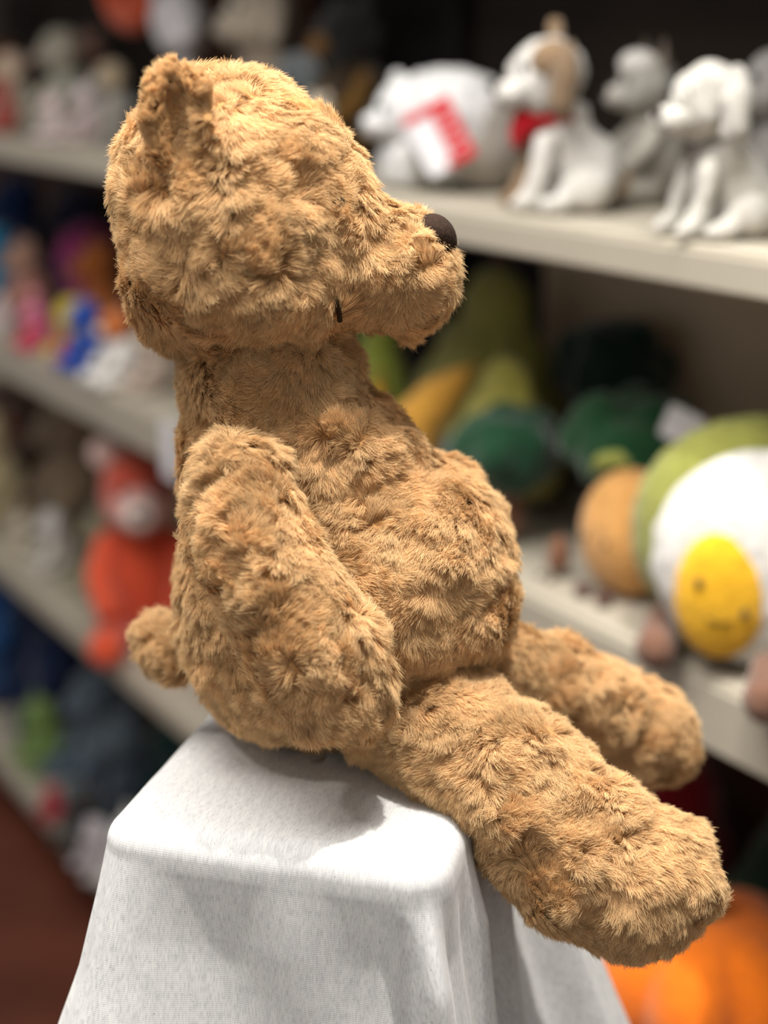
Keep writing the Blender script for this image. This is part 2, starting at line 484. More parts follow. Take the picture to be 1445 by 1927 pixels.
def make_fur(name, me, parent, count, length, lift=0.55, clump_r=0.0026, strands=27, comb=(0, 0, -1), comb_w=0.6, seed=1, flow_scale=0.025, rad=0.000145):
    r = np.random.default_rng(seed)
    me.calc_loop_triangles()
    T = np.empty(len(me.loop_triangles)*3, dtype=np.int32); me.loop_triangles.foreach_get('vertices', T); T = T.reshape(-1, 3)
    V, Nv = get_v(me), get_n(me)
    A, B, D = V[T[:, 0]], V[T[:, 1]], V[T[:, 2]]
    fn = np.cross(B-A, D-A); ar = np.linalg.norm(fn, axis=1)*0.5; fn /= (2*ar[:, None]+1e-12)
    cen = (A+B+D)/3
    tc = CAM-cen; tc /= np.linalg.norm(tc, axis=1)[:, None]
    w = ar*np.where((fn*tc).sum(1) < -0.35, 0.30, 1.0)
    rel = cen-PC; under = (np.abs(rel@E1) < HA) & (np.abs(rel@E2) < HB) & (cen[:, 2] < PT+0.006) & (fn[:, 2] < -0.5)
    w = w*np.where(under, 0.02, 1.0)
    K = int(count*w.sum()*1e4)           # count = clumps per cm2
    idx = r.choice(len(w), size=K, p=w/w.sum())
    u = r.random(K); v = r.random(K); fl = u+v > 1; u[fl] = 1-u[fl]; v[fl] = 1-v[fl]
    p = A[idx]*(1-u-v)[:, None]+B[idx]*u[:, None]+D[idx]*v[:, None]
    n = Nv[T[idx, 0]]*(1-u-v)[:, None]+Nv[T[idx, 1]]*u[:, None]+Nv[T[idx, 2]]*v[:, None]
    n /= np.linalg.norm(n, axis=1)[:, None]+1e-9
    def vf(q, s, sd):
        return np.column_stack([vnoise(q, s, sd), vnoise(q, s, sd+11), vnoise(q, s, sd+23)])
    g = np.asarray(comb, float)*comb_w + vf(p, flow_scale, seed)*2.0 + vf(p, flow_scale*0.35, seed+3)*0.45 + r.normal(0, 0.10, (K, 3))
    g = g - n*(g*n).sum(1)[:, None]
    gl = np.linalg.norm(g, axis=1)[:, None]; g /= gl+1e-9
    side = np.cross(n, g)
    lf = lift*(0.75+0.55*vnoise(p, 0.012, seed+9)+0.25*r.random(K))
    lf = np.clip(lf, 0.18, 1.3)[:, None]
    L = length*(0.72+0.5*r.random(K)+0.25*vnoise(p, 0.017, seed+2))[:, None]
    ax = g*np.cos(lf)+n*np.sin(lf)
    tintc = np.clip(0.5+0.16*r.normal(0, 1, K)+0.25*vnoise(p, 0.015, seed+31), 0, 1)
    # strands of every clump
    M = strands
    ang = r.random((K, M))*2*np.pi; rr = np.sqrt(r.random((K, M)))*clump_r*(0.7+0.7*r.random((K, 1)))
    ox = (np.cos(ang)*rr*0.8)[..., None]*g[:, None, :] + (np.sin(ang)*rr*1.25)[..., None]*side[:, None, :]
    root = p[:, None, :]+ox - n[:, None, :]*0.0012
    ls = L[:, None, :]*(0.78+0.34*r.random((K, M, 1)))
    fan = (r.normal(0, 1, (K, M, 1))*0.15)*side[:, None, :] + r.normal(0, 1, (K, M, 1))*0.075*n[:, None, :]
    curl = (r.normal(0, 1, (K, 1, 1))*0.16)*side[:, None, :]
    NP = 5
    pts = np.empty((K, M, NP, 3))
    for k in range(NP):
        t = k/(NP-1)
        conv = 1-0.46*t                      # strands draw together at the tip
        rise = (n*np.sin(lf)*(t-0.32*t*t)*1.25 + g*np.cos(lf)*(0.75*t+0.35*t*t))[:, None, :]
        pts[:, :, k, :] = p[:, None, :]-n[:, None, :]*0.0012*(1-t)+ox*conv + rise*ls + (fan+curl)*ls*t*t
    S = K*M
    pts = pts.reshape(S*NP, 3)
    hc = bpy.data.hair_curves.new(name)
    hc.add_curves([NP]*S)
    hc.attributes['position'].data.foreach_set('vector', pts.astype(np.float32).ravel())
    ra = hc.attributes.get('radius') or hc.attributes.new('radius', 'FLOAT', 'POINT')
    prof = np.array([1.0, 1.0, 0.92, 0.72, 0.30])*rad
    ra.data.foreach_set('value', np.tile(prof, S).astype(np.float32))
    ta = hc.attributes.new('tint', 'FLOAT', 'CURVE')
    ti = np.clip(tintc[:, None]+r.normal(0, 0.10, (K, M)), 0, 1)
    ta.data.foreach_set('value', ti.astype(np.float32).ravel())
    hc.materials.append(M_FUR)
    o = bpy.data.objects.new(name, hc); C.objects.link(o); o.parent = parent
    o['kind'] = 'stuff'
    print('fur', name, 'strands', S)
    return o

bear = thing('teddy_bear', 'big honey-brown shaggy teddy bear sitting on the cloth-covered plinth, seen from its side', 'teddy bear')
DENS = 24.0
def bear_part(name, shapes, voxel=0.0035, smooth=5, lump=0.0028, seed=1, fur=True, press=True, shrink=0.005, count=DENS, length=0.0104, **k):
    me = fuse(shapes, voxel, smooth)
    v, n = get_v(me), get_n(me)
    set_v(me, v-n*shrink)                      # leaves room for the pile
    lumpy(me, lump, 0.016, seed)
    if press: settle(me)
    o = link(name, me, M_SKIN, bear)
    if fur:
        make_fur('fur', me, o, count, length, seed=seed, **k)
    return o

# torso with neck
bear_part('torso', [
    ellpx(540, 1130, 0.965, 212, 262, 0.088),
    ellpx(565, 1240, 0.965, 200, 165, 0.092),
    ellpx(690, 1070, 0.965, 285, 235, 0.092, -38),
    ellpx(660, 1160, 0.965, 270, 190, 0.092),
    ellpx(760, 1060, 0.965, 215, 225, 0.086),
    ellpx(820, 1130, 0.965, 160, 160, 0.080),
    ellpx(520, 880, 0.968, 190, 230, 0.074),
    ellpx(600, 880, 0.968, 170, 170, 0.070),
    ellpx(610, 830, 0.968, 150, 140, 0.066),
    ellpx(690, 872, 0.968, 122, 112, 0.066),
    ellpx(510, 720, 0.97, 180, 150, 0.066)], smooth=8, seed=3)

# head with muzzle
bear_part('head', [
    ellpx(432, 385, 0.97, 222, 250, 0.092),
    ellpx(470, 480, 0.97, 240, 200, 0.098),
    ellpx(520, 350, 0.97, 190, 165, 0.078, -38),
    ellpx(585, 445, 0.97, 165, 150, 0.075, -25),
    ellpx(500, 560, 0.955, 195, 120, 0.080),
    ellpx(420, 520, 0.97, 190, 170, 0.094),
    ellpx(700, 480, 0.965, 105, 105, 0.048, -20),
    ellpx(752, 520, 0.965, 112, 122, 0.052, 15),
    ellpx(742, 432, 0.965, 54, 52, 0.034),
    ellpx(700, 530, 0.965, 80, 100, 0.054)], smooth=5, seed=11, press=False, comb=(0.3, 0, -1.0))

# ears: cupped flaps
def ear(Y, sgn, px=342, py=240):
    shapes = []
    for i in range(-5, 6):
        for j in range(-7, 8):
            x = i/5; y = j/7
            if x*x+y*y > 1: continue
            cup = 0.016*(x*x)+0.006*y*y
            c = P(px+x*54+y*-8, py-y*98, Y) + AF*(-sgn*cup) 
            shapes.append(ell(c, (0.0085,)*3))
    return shapes
bear_part('ear', ear(0.905, 1), voxel=0.003, smooth=4, lump=0.001, seed=21, press=False, shrink=0.0035, length=0.0072, comb=(-0.3, 0, 1), comb_w=0.9, clump_r=0.002)
bear_part('ear', ear(1.035, -1, 345, 240), voxel=0.003, smooth=4, lump=0.001, seed=22, press=False, shrink=0.0035, length=0.0085, comb=(-0.3, 0, 1), comb_w=0.9, clump_r=0.002, count=10)

# tail
bear_part('tail', [ellpx(302, 1212, 0.985, 56, 62, 0.022), ellpx(330, 1225, 0.98, 55, 60, 0.024)], voxel=0.003, seed=25, lump=0.001, comb=(-1, 0, -0.3), comb_w=1.0)

# arms
bear_part('arm', limb([(450, 905, 0.878, 104), (462, 1000, 0.866, 116), (515, 1100, 0.856, 122), (590, 1215, 0.850, 136), (628, 1285, 0.854, 126)]),
          smooth=8, seed=31, comb=(-0.35, 0, -1.0))
bear_part('arm', limb([(520, 905, 1.035, 100), (560, 1000, 1.050, 110), (640, 1100, 1.060, 112), (700, 1190, 1.055, 115)]),
          smooth=8, seed=32, count=9)
# legs
bear_part('leg', limb([(745, 1335, 0.925, 118), (872, 1398, 0.900, 140), (960, 1475, 0.885, 150), (1060, 1570, 0.872, 160)])
          + [ellpx(1150, 1635, 0.868, 195, 150, 0.060, -38), ellpx(1215, 1650, 0.868, 140, 138, 0.052), ellpx(1090, 1600, 0.868, 160, 165, 0.056, -38)],
          smooth=8, seed=41, comb=(0.5, 0, -0.8))
bear_part('leg', limb([(930, 1250, 1.015, 90), (1030, 1280, 1.035, 92), (1120, 1325, 1.055, 98)])
          + [ellpx(1195, 1375, 1.075, 128, 108, 0.042, -30), ellpx(1230, 1400, 1.08, 90, 92, 0.04)],
          smooth=8, seed=42, comb=(0.5, 0, -0.8))

# nose: padded brown suede oval
s_n = ellpx(820, 447, 0.956, 38, 47, 0.022, 32)
nose_me = fuse([s_n, ellpx(802, 455, 0.962, 30, 34, 0.018, 32)], 0.0018, 4)
link('nose', nose_me, M_SUEDE, bear)
# eye bead, sunk in the pile
ec = P(636, 384, 0.9125)
link('eye', new_mesh('eye', *ell(ec, (0.0045,)*3)), M_THREAD, bear)
ec = P(650, 392, 1.028)
link('eye', new_mesh('eye', *ell(ec, (0.0045,)*3)), M_THREAD, bear)
# stitched mouth line
def tube(pts, r, n=8):
    pts = np.array(pts, float); V, F = [], []
    for i, p in enumerate(pts):
        t = pts[min(i+1, len(pts)-1)]-pts[max(i-1, 0)]; t /= np.linalg.norm(t)+1e-9
        a = np.cross(t, (0.3, 0.5, 0.8)); a /= np.linalg.norm(a); b = np.cross(t, a)
        rr = r if np.isscalar(r) else r[i]
        for k in range(n):
            q = 2*math.pi*k/n; V.append(p+rr*(a*math.cos(q)+b*math.sin(q)))
    for i in range(len(pts)-1):
        for k in range(n):
            F.append((i*n+k, i*n+(k+1) % n, (i+1)*n+(k+1) % n, (i+1)*n+k))
    F.append(tuple(range(n))[::-1]); F.append(tuple((len(pts)-1)*n+k for k in range(n)))
    return np.array(V), F
link('mouth_seam', new_mesh('mouth_seam', *tube([P(x, y, Y) for x, y, Y in [(622, 525, 0.9085), (628, 550, 0.9065), (636, 575, 0.9075), (640, 605, 0.9105)]], 0.0016)), M_THREAD, bear)
link('side_label', new_mesh('side_label', *box_vf(0.006, 0.001, 0.008, P(237, 256, 0.985))), mat('tan_suede', (0.33, 0.17, 0.07), 0.9), bear)

# ------------------------------------------------------------------ soft toys on the shelves
AISLE = -math.radians(58.0)          # a toy whose front (-Y) looks straight out of the shelf
M_EYE = mat('black_bead', (0.012, 0.011, 0.010), 0.25)
M_NOSE = mat('dark_stitched_nose', (0.03, 0.022, 0.02), 0.7)
def place(px, b, z, hpx=None):
    p = shelf_point(px, b, z)
    return p, scale_at(p)
def part(name, shapes, m, parent, lump=0.0, voxel=0.0, seed=1):
    """one soft part in its toy's own axes"""
    if voxel:
        me = fuse(shapes, voxel, 4)
        me.name = name
        if lump: lumpy(me, lump, 0.02, seed)
    else:
        me = new_mesh(name, *merge(shapes))
    return link(name, me, m, parent)
def beans(pts, rads):
    return chain(pts, rads)

def soft_animal(name, label, cat, px, b, z, hpx, yaw=0, body=(.6, .55, .5), head=None, muzzle=None, ears='round', ear_col=None,
                limb_col=None, foot=None, wide=1.0, group=None, seed=1, tail=False, hornc=None, bow=None, mark=None):
    p, k = place(px, b, z)
    t = thing(name, label, cat, p, AISLE+math.radians(yaw), group)
    S = hpx*k
    mb, mh = plush(body), plush(head or body)
    mm = plush(muzzle or head or body); mer = plush(ear_col or head or body); ml = plush(limb_col or body)
    A = lambda *v: np.array(v, float)*S
    w = wide
    vx = max(0.004, 0.035*S)
    part('body', [ell(A(0, .02, .30), A(.25*w, .22*w, .30)), ell(A(0, .0, .44), A(.19*w, .17*w, .22))], mb, t, 0.006*S, vx, seed)
    h = part('head', [ell(A(0, -.05, .74), A(.22*w, .20, .20)), ell(A(0, -.12, .69), A(.20*w, .15, .14))], mh, t, 0.005*S, vx, seed+1)
    part('muzzle', [ell(A(0, -.255, .68), A(.10*w, .085, .075))], mm, t)
    part('nose', [ell(A(0, -.335, .705), A(.032, .018, .024))], M_NOSE, t)
    for sx in (-1, 1):
        part('eye', [ell(A(sx*.095*w, -.235, .785), A(.024, .014, .026))], M_EYE, t)
        if ears == 'round':
            part('ear', [ell(A(sx*.165*w, -.02, .91), A(.078, .035, .078))], mer, t)
        elif ears == 'floppy':
            part('ear', beans([A(sx*.17*w, -.04, .87), A(sx*.245*w, -.08, .76), A(sx*.255*w, -.11, .62)], [.045*S, .065*S, .06*S]), mer, t, 0, vx)
        elif ears == 'long':
            part('ear', beans([A(sx*.08*w, -.02, .90), A(sx*.11*w, .0, 1.06), A(sx*.13*w, .03, 1.20)], [.04*S, .055*S, .035*S]), mer, t, 0, vx)
        elif ears == 'pointed':
            V = [A(sx*.06*w, -.02, .90), A(sx*.22*w, -.02, .84), A(sx*.14*w, .05, .85), A(sx*.165*w, -.02, 1.05)]
            link('ear', new_mesh('ear', V, [(0, 1, 3), (1, 2, 3), (2, 0, 3), (0, 2, 1)], False), mer, t)
        part('arm', beans([A(sx*.19*w, -.03, .50), A(sx*.25*w, -.14, .36), A(sx*.20*w, -.25, .25)], [.062*S, .068*S, .072*S]), ml, t, 0, vx)
        lg = part('leg', beans([A(sx*.14*w, -.06, .105), A(sx*.20*w, -.26, .095), A(sx*.22*w, -.36, .10)], [.10*S, .088*S, .095*S]), ml, t, 0, vx)
        if foot:
            part('foot_pad', [ell(A(sx*.225*w, -.435, .10), A(.068, .030, .070))], plush(foot), lg)
    if tail:
        part('tail', beans([A(0, .2, .1), A(.1, .32, .12), A(.2, .34, .2)], [.06*S, .07*S, .04*S]), mb, t, 0, vx)
    if hornc:
        V, F = tube([A(0, -.1, .90), A(0, -.13, 1.0), A(0, -.16, 1.12)], [.045*S, .03*S, .004*S], 12)
        link('horn', new_mesh('horn', V, F), plush(hornc), t)
    if bow:
        part('bow', [ell(A(.07, -.21, .50), A(.085, .035, .055)), ell(A(-.07, -.21, .50), A(.085, .035, .055)), ell(A(0, -.23, .50), A(.03, .035, .03))], plush(bow), t)
    if mark:
        part('face_patch', [ell(A(0, -.20, .70), A(.15*w, .08, .11))], plush(mark), t)
    return t, S

def soft_octopus(name, label, cat, px, b, z, hpx, col, yaw=0, group=None):
    p, k = place(px, b, z); S = hpx*k
    t = thing(name, label, cat, p, AISLE+math.radians(yaw), group)
    A = lambda *v: np.array(v, float)*S
    m = plush(col)
    part('body', [ell(A(0, 0, .62), A(.36, .34, .37)), ell(A(0, 0, .34), A(.26, .25, .2))], m, t, .01*S, .04*S)
    for i in range(8):
        a = 2*math.pi*i/8+.2
        c, s_ = math.cos(a), math.sin(a)
        part('tentacle', beans([A(.17*c, .17*s_, .26), A(.36*c, .36*s_, .09), A(.50*c, .50*s_, .075)], [.10*S, .085*S, .07*S]), m, t, 0, .035*S)
    for sx in (-1, 1):
        part('eye', [ell(A(sx*.14, -.325, .60), A(.04, .02, .045))], M_EYE, t)
    return t

def rounded_card(w, h, r, th=0.0012):
    pts = []
    for cx, cz, a0 in ((w/2-r, h/2-r, 0), (-w/2+r, h/2-r, 90), (-w/2+r, -h/2+r, 180), (w/2-r, -h/2+r, 270)):
        for i in range(7):
            a = math.radians(a0+15*i); pts.append((cx+r*math.cos(a), cz+r*math.sin(a)))
    n = len(pts)
    V = [(x, -th/2, z) for x, z in pts]+[(x, th/2, z) for x, z in pts]
    F = [tuple(range(n)), tuple(range(n, 2*n))[::-1]]+[(i, i+n, (i+1) % n+n, (i+1) % n) for i in range(n)]
    return np.array(V), F
def hang_tag(name, parent, loc_world, yaw, w, h, roll=0.0, m=None):
    """card label tied to its toy"""
    V, F = rounded_card(w, h, 0.12*w)
    o = link(name, new_mesh(name, V, F, False), m or M_CARD, parent)
    Mw = Matrix.Translation([float(x) for x in loc_world]) @ Matrix.Rotation(yaw, 4, 'Z') @ Matrix.Rotation(roll, 4, 'Y')
    pm = Matrix.Translation(parent.location) @ Matrix.Rotation(parent.rotation_euler.z, 4, 'Z')
    o.matrix_local = pm.inverted() @ Mw
    return o

# ---- top shelf, right: white bear with a red and white card tag, seen from its side
p, k = place(848, 0.13, ZA)
wbear = thing('polar_bear_plush', 'round white plush bear on the top shelf, red and white card on its side', 'soft toy', p, AISLE)
def T(dx, dz, dy=0.0):     # dx, dz in photo pixels at the toy's place, dy metres into the shelf
    return np.array([dx*k*0.9, dy, dz*k])
MW = plush((.68, .68, .68))
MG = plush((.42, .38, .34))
part('body', [ell(T(-10, 130), (98*k, .075, 92*k)), ell(T(35, 120), (92*k, .085, 95*k))], MW, wbear, .003, .006, 4)
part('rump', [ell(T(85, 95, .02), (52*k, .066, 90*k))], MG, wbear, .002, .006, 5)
part('head', [ell(T(-55, 138, -.045), (62*k, .045, 66*k)), ell(T(-72, 118, -.085), (30*k, .03, 26*k))], MW, wbear, .002, .005, 6)
part('nose', [ell(T(-74, 124, -.117), (9*k, .006, 7*k))], M_NOSE, wbear)
for sx in (-1, 1):
    part('ear', [ell(T(-68+sx*42, 196, -.04), (18*k, .010, 18*k))], MW, wbear)
    part('eye', [ell(T(-62+sx*24, 150, -.093), (5*k, .005, 6*k))], M_EYE, wbear)
for dx, dy in ((-75, -.055), (-25, -.055), (-5, .04), (75, .04)):
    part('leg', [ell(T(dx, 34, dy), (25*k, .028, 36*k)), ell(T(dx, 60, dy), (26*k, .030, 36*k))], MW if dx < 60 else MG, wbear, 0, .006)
# the tag: white card, red band down one side and along two edges, white lettering on the red
tp = P(826, 258, p[1]-0.098)
tw, th = 95*k, 118*k
card = hang_tag('card_tag', wbear, tp, math.radians(-8), tw, th, math.radians(-28))
def on_card(name, x, z, w, h, m, d=0.0016):
    o = link(name, new_mesh(name, *box_vf(w, 0.0006, h, (x, -d, z)), smooth=False), m, card)
    return o
on_card('red_band', tw*.27, 0, tw*.44, th*.98, M_RED)
on_card('red_edge', -tw*.22, th*.42, tw*.54, th*.13, M_RED)
on_card('red_edge', tw*.02, -th*.43, tw*.20, th*.10, M_RED)
def text(name, body, size, m, parent, x, y, z, rot=0.0, ext=0.0002):
    c = bpy.data.curves.new(name, 'FONT'); c.body = body; c.size = size; c.extrude = ext
    c.align_x = 'CENTER'; c.align_y = 'CENTER'
    o = bpy.data.objects.new(name, c); C.objects.link(o); c.materials.append(m); o.parent = parent
    o.matrix_local = Matrix.Translation((x, y, z)) @ Matrix.Rotation(rot, 4, 'Y') @ Matrix.Rotation(math.pi/2, 4, 'X')
    return o
for i in range(5):          # blurred white characters on the band: short strokes
    on_card('white_stroke', tw*.27, th*(.30-.15*i), tw*.16, th*.035, M_CARD, .0022)

# ---- top shelf, right: white and tan dog with a red bandana
def dog(name, label, px, b, hpx, yaw, white, patch, earc, bandana=None, leg_tan=False, spots=True):
    p, k = place(px, b, ZA); S = hpx*k
    t = thing(name, label, 'soft toy', p, AISLE+math.radians(yaw))
    A = lambda *v: np.array(v, float)*S
    mw, mp, me_ = plush(white), plush(patch), plush(earc)
    part('body', [ell(A(0, .10, .24), A(.22, .24, .24)), ell(A(0, -.02, .40), A(.19, .17, .26)), ell(A(0, -.08, .36), A(.15, .12, .2))], mw, t, .006, .009, 3)
    Hc = np.array([0, -.10, .70])
    B = lambda *v: (Hc+(np.array(v, float)-Hc)*1.24)*S
    Q = lambda *v: np.array(v, float)*S*1.24
    part('head', [ell(B(0, -.12, .76), Q(.185, .18, .175)), ell(B(0, -.17, .70), Q(.17, .14, .12))], mw, t, .004, .008, 4)
    part('muzzle', [ell(B(-.045, -.30, .675), Q(.075, .09, .07)), ell(B(.045, -.30, .675), Q(.075, .09, .07)), ell(B(0, -.30, .635), Q(.06, .07, .05))], mw, t, .002, .007, 5)
    part('nose', [ell(B(0, -.385, .71), Q(.034, .02, .026))], M_NOSE, t)
    for sx in (-1, 1):
        part('eye', [ell(B(sx*.085, -.268, .79), Q(.024, .016, .027))], M_EYE, t)
        if sx > 0 or not spots:
            part('ear', beans([B(sx*.15, -.08, .88), B(sx*.215, -.10, .76), B(sx*.235, -.12, .62)], [.06*S, .10*S, .085*S]), me_, t, .003, .008, 8)
        else:
            part('ear', beans([B(sx*.12, -.06, .90), B(sx*.15, -.05, 1.0)], [.06*S, .05*S]), mp, t, .003, .008, 8)
        part('front_leg', beans([A(sx*.11, -.15, .40), A(sx*.12, -.20, .20), A(sx*.12, -.23, .07)], [.085*S, .075*S, .075*S])+[ell(A(sx*.12, -.28, .055), A(.08, .10, .055))],
             mp if (leg_tan and sx < 0) else mw, t, .003, .008, 6)
        part('hind_leg', [ell(A(sx*.20, .08, .14), A(.10, .17, .14)), ell(A(sx*.23, -.12, .055), A(.075, .13, .055))], mw, t, .003, .008, 7)
    part('tail', beans([A(0, .30, .08), A(0, .38, .14), A(0, .40, .24)], [.05*S, .045*S, .03*S]), mp, t, 0, .008)
    if spots:
        part('face_patch', [ell(B(.115, -.13, .82), Q(.09, .11, .10))], mp, t)
    if bandana:
        mb_ = plush(bandana)
        part('bandana', [ell(A(0, -.07, .53), A(.20, .185, .035))]+beans([A(-.02, -.235, .52), A(-.03, -.285, .44), A(-.035, -.30, .34)], [.095*S, .065*S, .018*S]), mb_, t, 0, .006)
    return t
dog('dog_plush', 'white and tan plush dog with a red bandana sitting on the top shelf', 1062, 0.08, 318, -22, (.66, .64, .60), (.27, .18, .105), (.20, .135, .08), (.55, .008, .018), True)
dog('puppy_plush', 'plain pale grey plush puppy sitting at the edge of the top shelf', 1352, 0.055, 322, -12, (.60, .58, .53), (.62, .60, .55), (.50, .48, .44), spots=False)
# schnauzer behind them
t, S = soft_animal('schnauzer_plush', 'grey plush dog with white brow set back between the bandana dog and the pale puppy', 'soft toy',
                   1222, 0.22, ZA, 290, -20, (.34, .32, .28), (.36, .35, .32), (.5, .48, .44), 'pointed', (.20, .15, .11), (.50, .48, .42), seed=6)
part('brow', [ell(np.array([0, -.12, .88])*S, np.array([.17, .12, .09])*S)], plush((.78, .76, .72)), t)
soft_animal('grey_dog_plush', 'darker grey plush dog cut off by the frame behind the pale puppy', 'soft toy', 1462, 0.24, ZA, 330, -20,
            (.22, .21, .20), (.28, .27, .26), ears='floppy', seed=9)

# ---- top shelf behind the bear's head
soft_animal('beige_plush', 'tall beige plush animal on the top shelf, its head above the bear\'s brow', 'soft toy', 512, 0.30, ZA, 330, 0, (.34, .28, .22), (.52, .45, .37), ears='floppy', seed=12)
soft_animal('elephant_plush', 'slate grey plush animal on the top shelf just behind the bear\'s forehead', 'soft toy', 575, 0.15, ZA, 225, 0, (.075, .085, .09), (.085, .095, .10), ears='floppy', seed=13)
soft_animal('cream_plush', 'small cream plush peeping over the slope of the bear\'s forehead', 'soft toy', 606, 0.06, ZA, 165, 0, (.36, .31, .24), ears='round', seed=14)
soft_animal('amber_plush', 'dark brown plush with amber limbs deep in the black part of the top shelf', 'soft toy', 668, 0.33, ZA, 300, 0, (.05, .03, .015), (.02, .02, .02), (.2, .1, .03),
            limb_col=(.22, .11, .02), ears='round', seed=15)

# ---- top shelf, left of the bear
soft_animal('red_plush', 'small dull red plush at the left end of the top shelf', 'soft toy', 14, 0.10, ZA, 100, 0, (.42, .09, .07), ears='round', seed=20)
soft_animal('peach_plush', 'peach and cream plush on the top shelf behind the red one', 'soft toy', 58, 0.20, ZA, 150, 0, (.52, .46, .36), (.66, .50, .38), ears='floppy', seed=21)
soft_animal('unicorn_plush', 'small pinkish white plush unicorn at the front of the top shelf', 'soft toy', 112, 0.08, ZA, 92, 0, (.62, .52, .52), (.70, .60, .60), (.66, .36, .38), 'pointed', (.6, .35, .38), hornc=(.6, .45, .2), seed=22)
soft_animal('lamb_plush', 'sage and cream plush lamb standing tall behind the unicorn toy', 'soft toy', 124, 0.27, ZA, 195, 0, (.44, .44, .36), (.46, .44, .36), (.5, .4, .33), 'floppy', (.42, .36, .28), seed=23)
soft_animal('kitten_plush', 'pale pink plush kitten on the top shelf beside the unicorn toy', 'soft toy', 162, 0.12, ZA, 112, 0, (.52, .42, .42), (.58, .50, .50), ears='pointed', seed=24)
soft_animal('white_lamb_plush', 'off-white plush with tan crown on the top shelf behind the black toy', 'soft toy', 222, 0.22, ZA, 150, 0, (.46, .44, .40), (.50, .40, .27), (.55, .53, .5), 'floppy', seed=25)
soft_animal('rose_brown_plush', 'rose brown plush at the back of the top shelf under the orange ring', 'soft toy', 192, 0.36, ZA, 185, 0, (.20, .14, .12), (.34, .19, .15), ears='round', seed=26)
soft_animal('black_plush', 'small black plush on the top shelf touching the bear\'s ear', 'soft toy', 264, 0.10, ZA, 92, 0, (.008, .008, .009), ears='pointed', seed=27)
soft_animal('grey_plush', 'small warm grey plush at the front of the top shelf, left of the black one', 'soft toy', 208, 0.07, ZA, 70, 0, (.27, .25, .22), ears='round', seed=28)
soft_animal('rust_plush', 'rust brown plush with grey head at the back left corner of the top shelf', 'soft toy', 18, 0.35, ZA, 235, 0, (.22, .07, .025), (.12, .11, .10), ears='round', seed=29)
# orange ring hung on a hook
p, k = place(246, 0.25, ZA)
rc = P(247, -48, p[1])
ring = thing('orange_ring_plush', 'bright orange ring-shaped plush hanging on a hook above the small toys', 'soft toy', rc, AISLE)
V, F = [], []
R0, r0, n1, n2 = 72*k, 31*k, 48, 20
for i in range(n1):
    a = 2*math.pi*i/n1
    for j in range(n2):
        q = 2*math.pi*j/n2
        V.append(((R0+r0*math.cos(q))*math.cos(a)*1.15, r0*math.sin(q), (R0+r0*math.cos(q))*math.sin(a)))
        F.append((i*n2+j, ((i+1) % n1)*n2+j, ((i+1) % n1)*n2+(j+1) % n2, i*n2+(j+1) % n2))
link('ring', new_mesh('ring', V, F), plush((.75, .105, .03)), ring)
V, F = tube([(0, -.02, R0-r0-.004), (0, .10, R0-r0-.008), (0, DEPTH-float((rc-SO)@SN)-.0015-.004, R0-r0-.006)], .004)
link('hook', new_mesh('hook', V, F), mat('steel', (.4, .4, .4), .3, metallic=1.0), ring)
# long-legged white toy
p, k = place(352, 0.22, ZA)
st = thing('white_bird_plush', 'white long-legged plush on the top shelf rising behind the bear\'s ear', 'soft toy', p, AISLE)
B = lambda x, z, y=0.0: np.array([x*k, y, z*k])
mwb = plush((.62, .60, .63))
part('body', [ell(B(-20, 228), (62*k, .05, 62*k)), ell(B(-8, 200), (48*k, .045, 40*k))], mwb, st, .003, .008)
part('wing', [ell(B(38, 205, -.02), (38*k, .03, 34*k))], mwb, st, .003, .008)
part('head', [ell(B(-35, 310, -.03), (44*k, .045, 40*k))], mwb, st, .003, .008)
part('beak', [ell(B(-45, 305, -.085), (14*k, .03, 9*k))], plush((.6, .3, .05)), st)
for x in (-12, 14):
    part('leg', beans([B(x, 190), B(x, 90), B(x, 14)], [14*k, 13*k, 13*k])+[ell(B(x, 9, -.02), (18*k, .035, 9*k))], mwb, st, 0, .007)

# ---- second shelf, left of the bear
Z = ZB
soft_animal('navy_plush', 'navy blue plush at the back left of the second shelf', 'soft toy', 55, 0.28, Z, 235, 0, (.015, .04, .14), (.012, .035, .13), ears='round', seed=40)
soft_animal('ink_blue_plush', 'near-black blue plush in the shade of the second shelf beside the bear\'s head', 'soft toy', 172, 0.33, Z, 250, 0, (.008, .010, .04), ears='floppy', seed=41)
soft_animal('cyan_plush', 'cyan plush at the left frame edge of the second shelf', 'soft toy', 6, 0.14, Z, 165, 0, (.02, .24, .42), (.02, .27, .50), ears='round', seed=42)
soft_animal('salmon_plush', 'salmon pink plush on the second shelf behind the pink and yellow ones', 'soft toy', 92, 0.17, Z, 165, 0, (.52, .25, .19), (.50, .30, .22), ears='round', seed=43)
soft_octopus('magenta_octopus_plush', 'magenta plush octopus behind the yellow toy on the second shelf', 'soft toy', 146, 0.22, Z, 200, (.32, .02, .16))
soft_animal('orange_plush', 'burnt orange plush against the bear\'s back on the second shelf', 'soft toy', 196, 0.21, Z, 195, 0, (.50, .15, .03), ears='round', seed=44)
soft_animal('white_pink_plush', 'tiny white and pink plush at the front left of the second shelf', 'soft toy', 12, 0.06, Z, 72, 0, (.70, .62, .62), ears='round', seed=45)
soft_animal('pink_plush', 'bright pink plush on the second shelf with crimson feet', 'soft toy', 88, 0.05, Z, 95, 0, (.72, .15, .26), (.76, .24, .36), limb_col=(.62, .04, .10), ears='long', seed=46)
soft_octopus('yellow_octopus_plush', 'lemon yellow plush octopus in the middle of the bright group', 'soft toy', 132, 0.10, Z, 108, (.68, .52, .06))
soft_animal('crimson_plush', 'small crimson plush at the shelf edge between the pink and the royal blue toys', 'soft toy', 124, 0.02, Z, 62, 0, (.60, .03, .10), ears='round', seed=47)
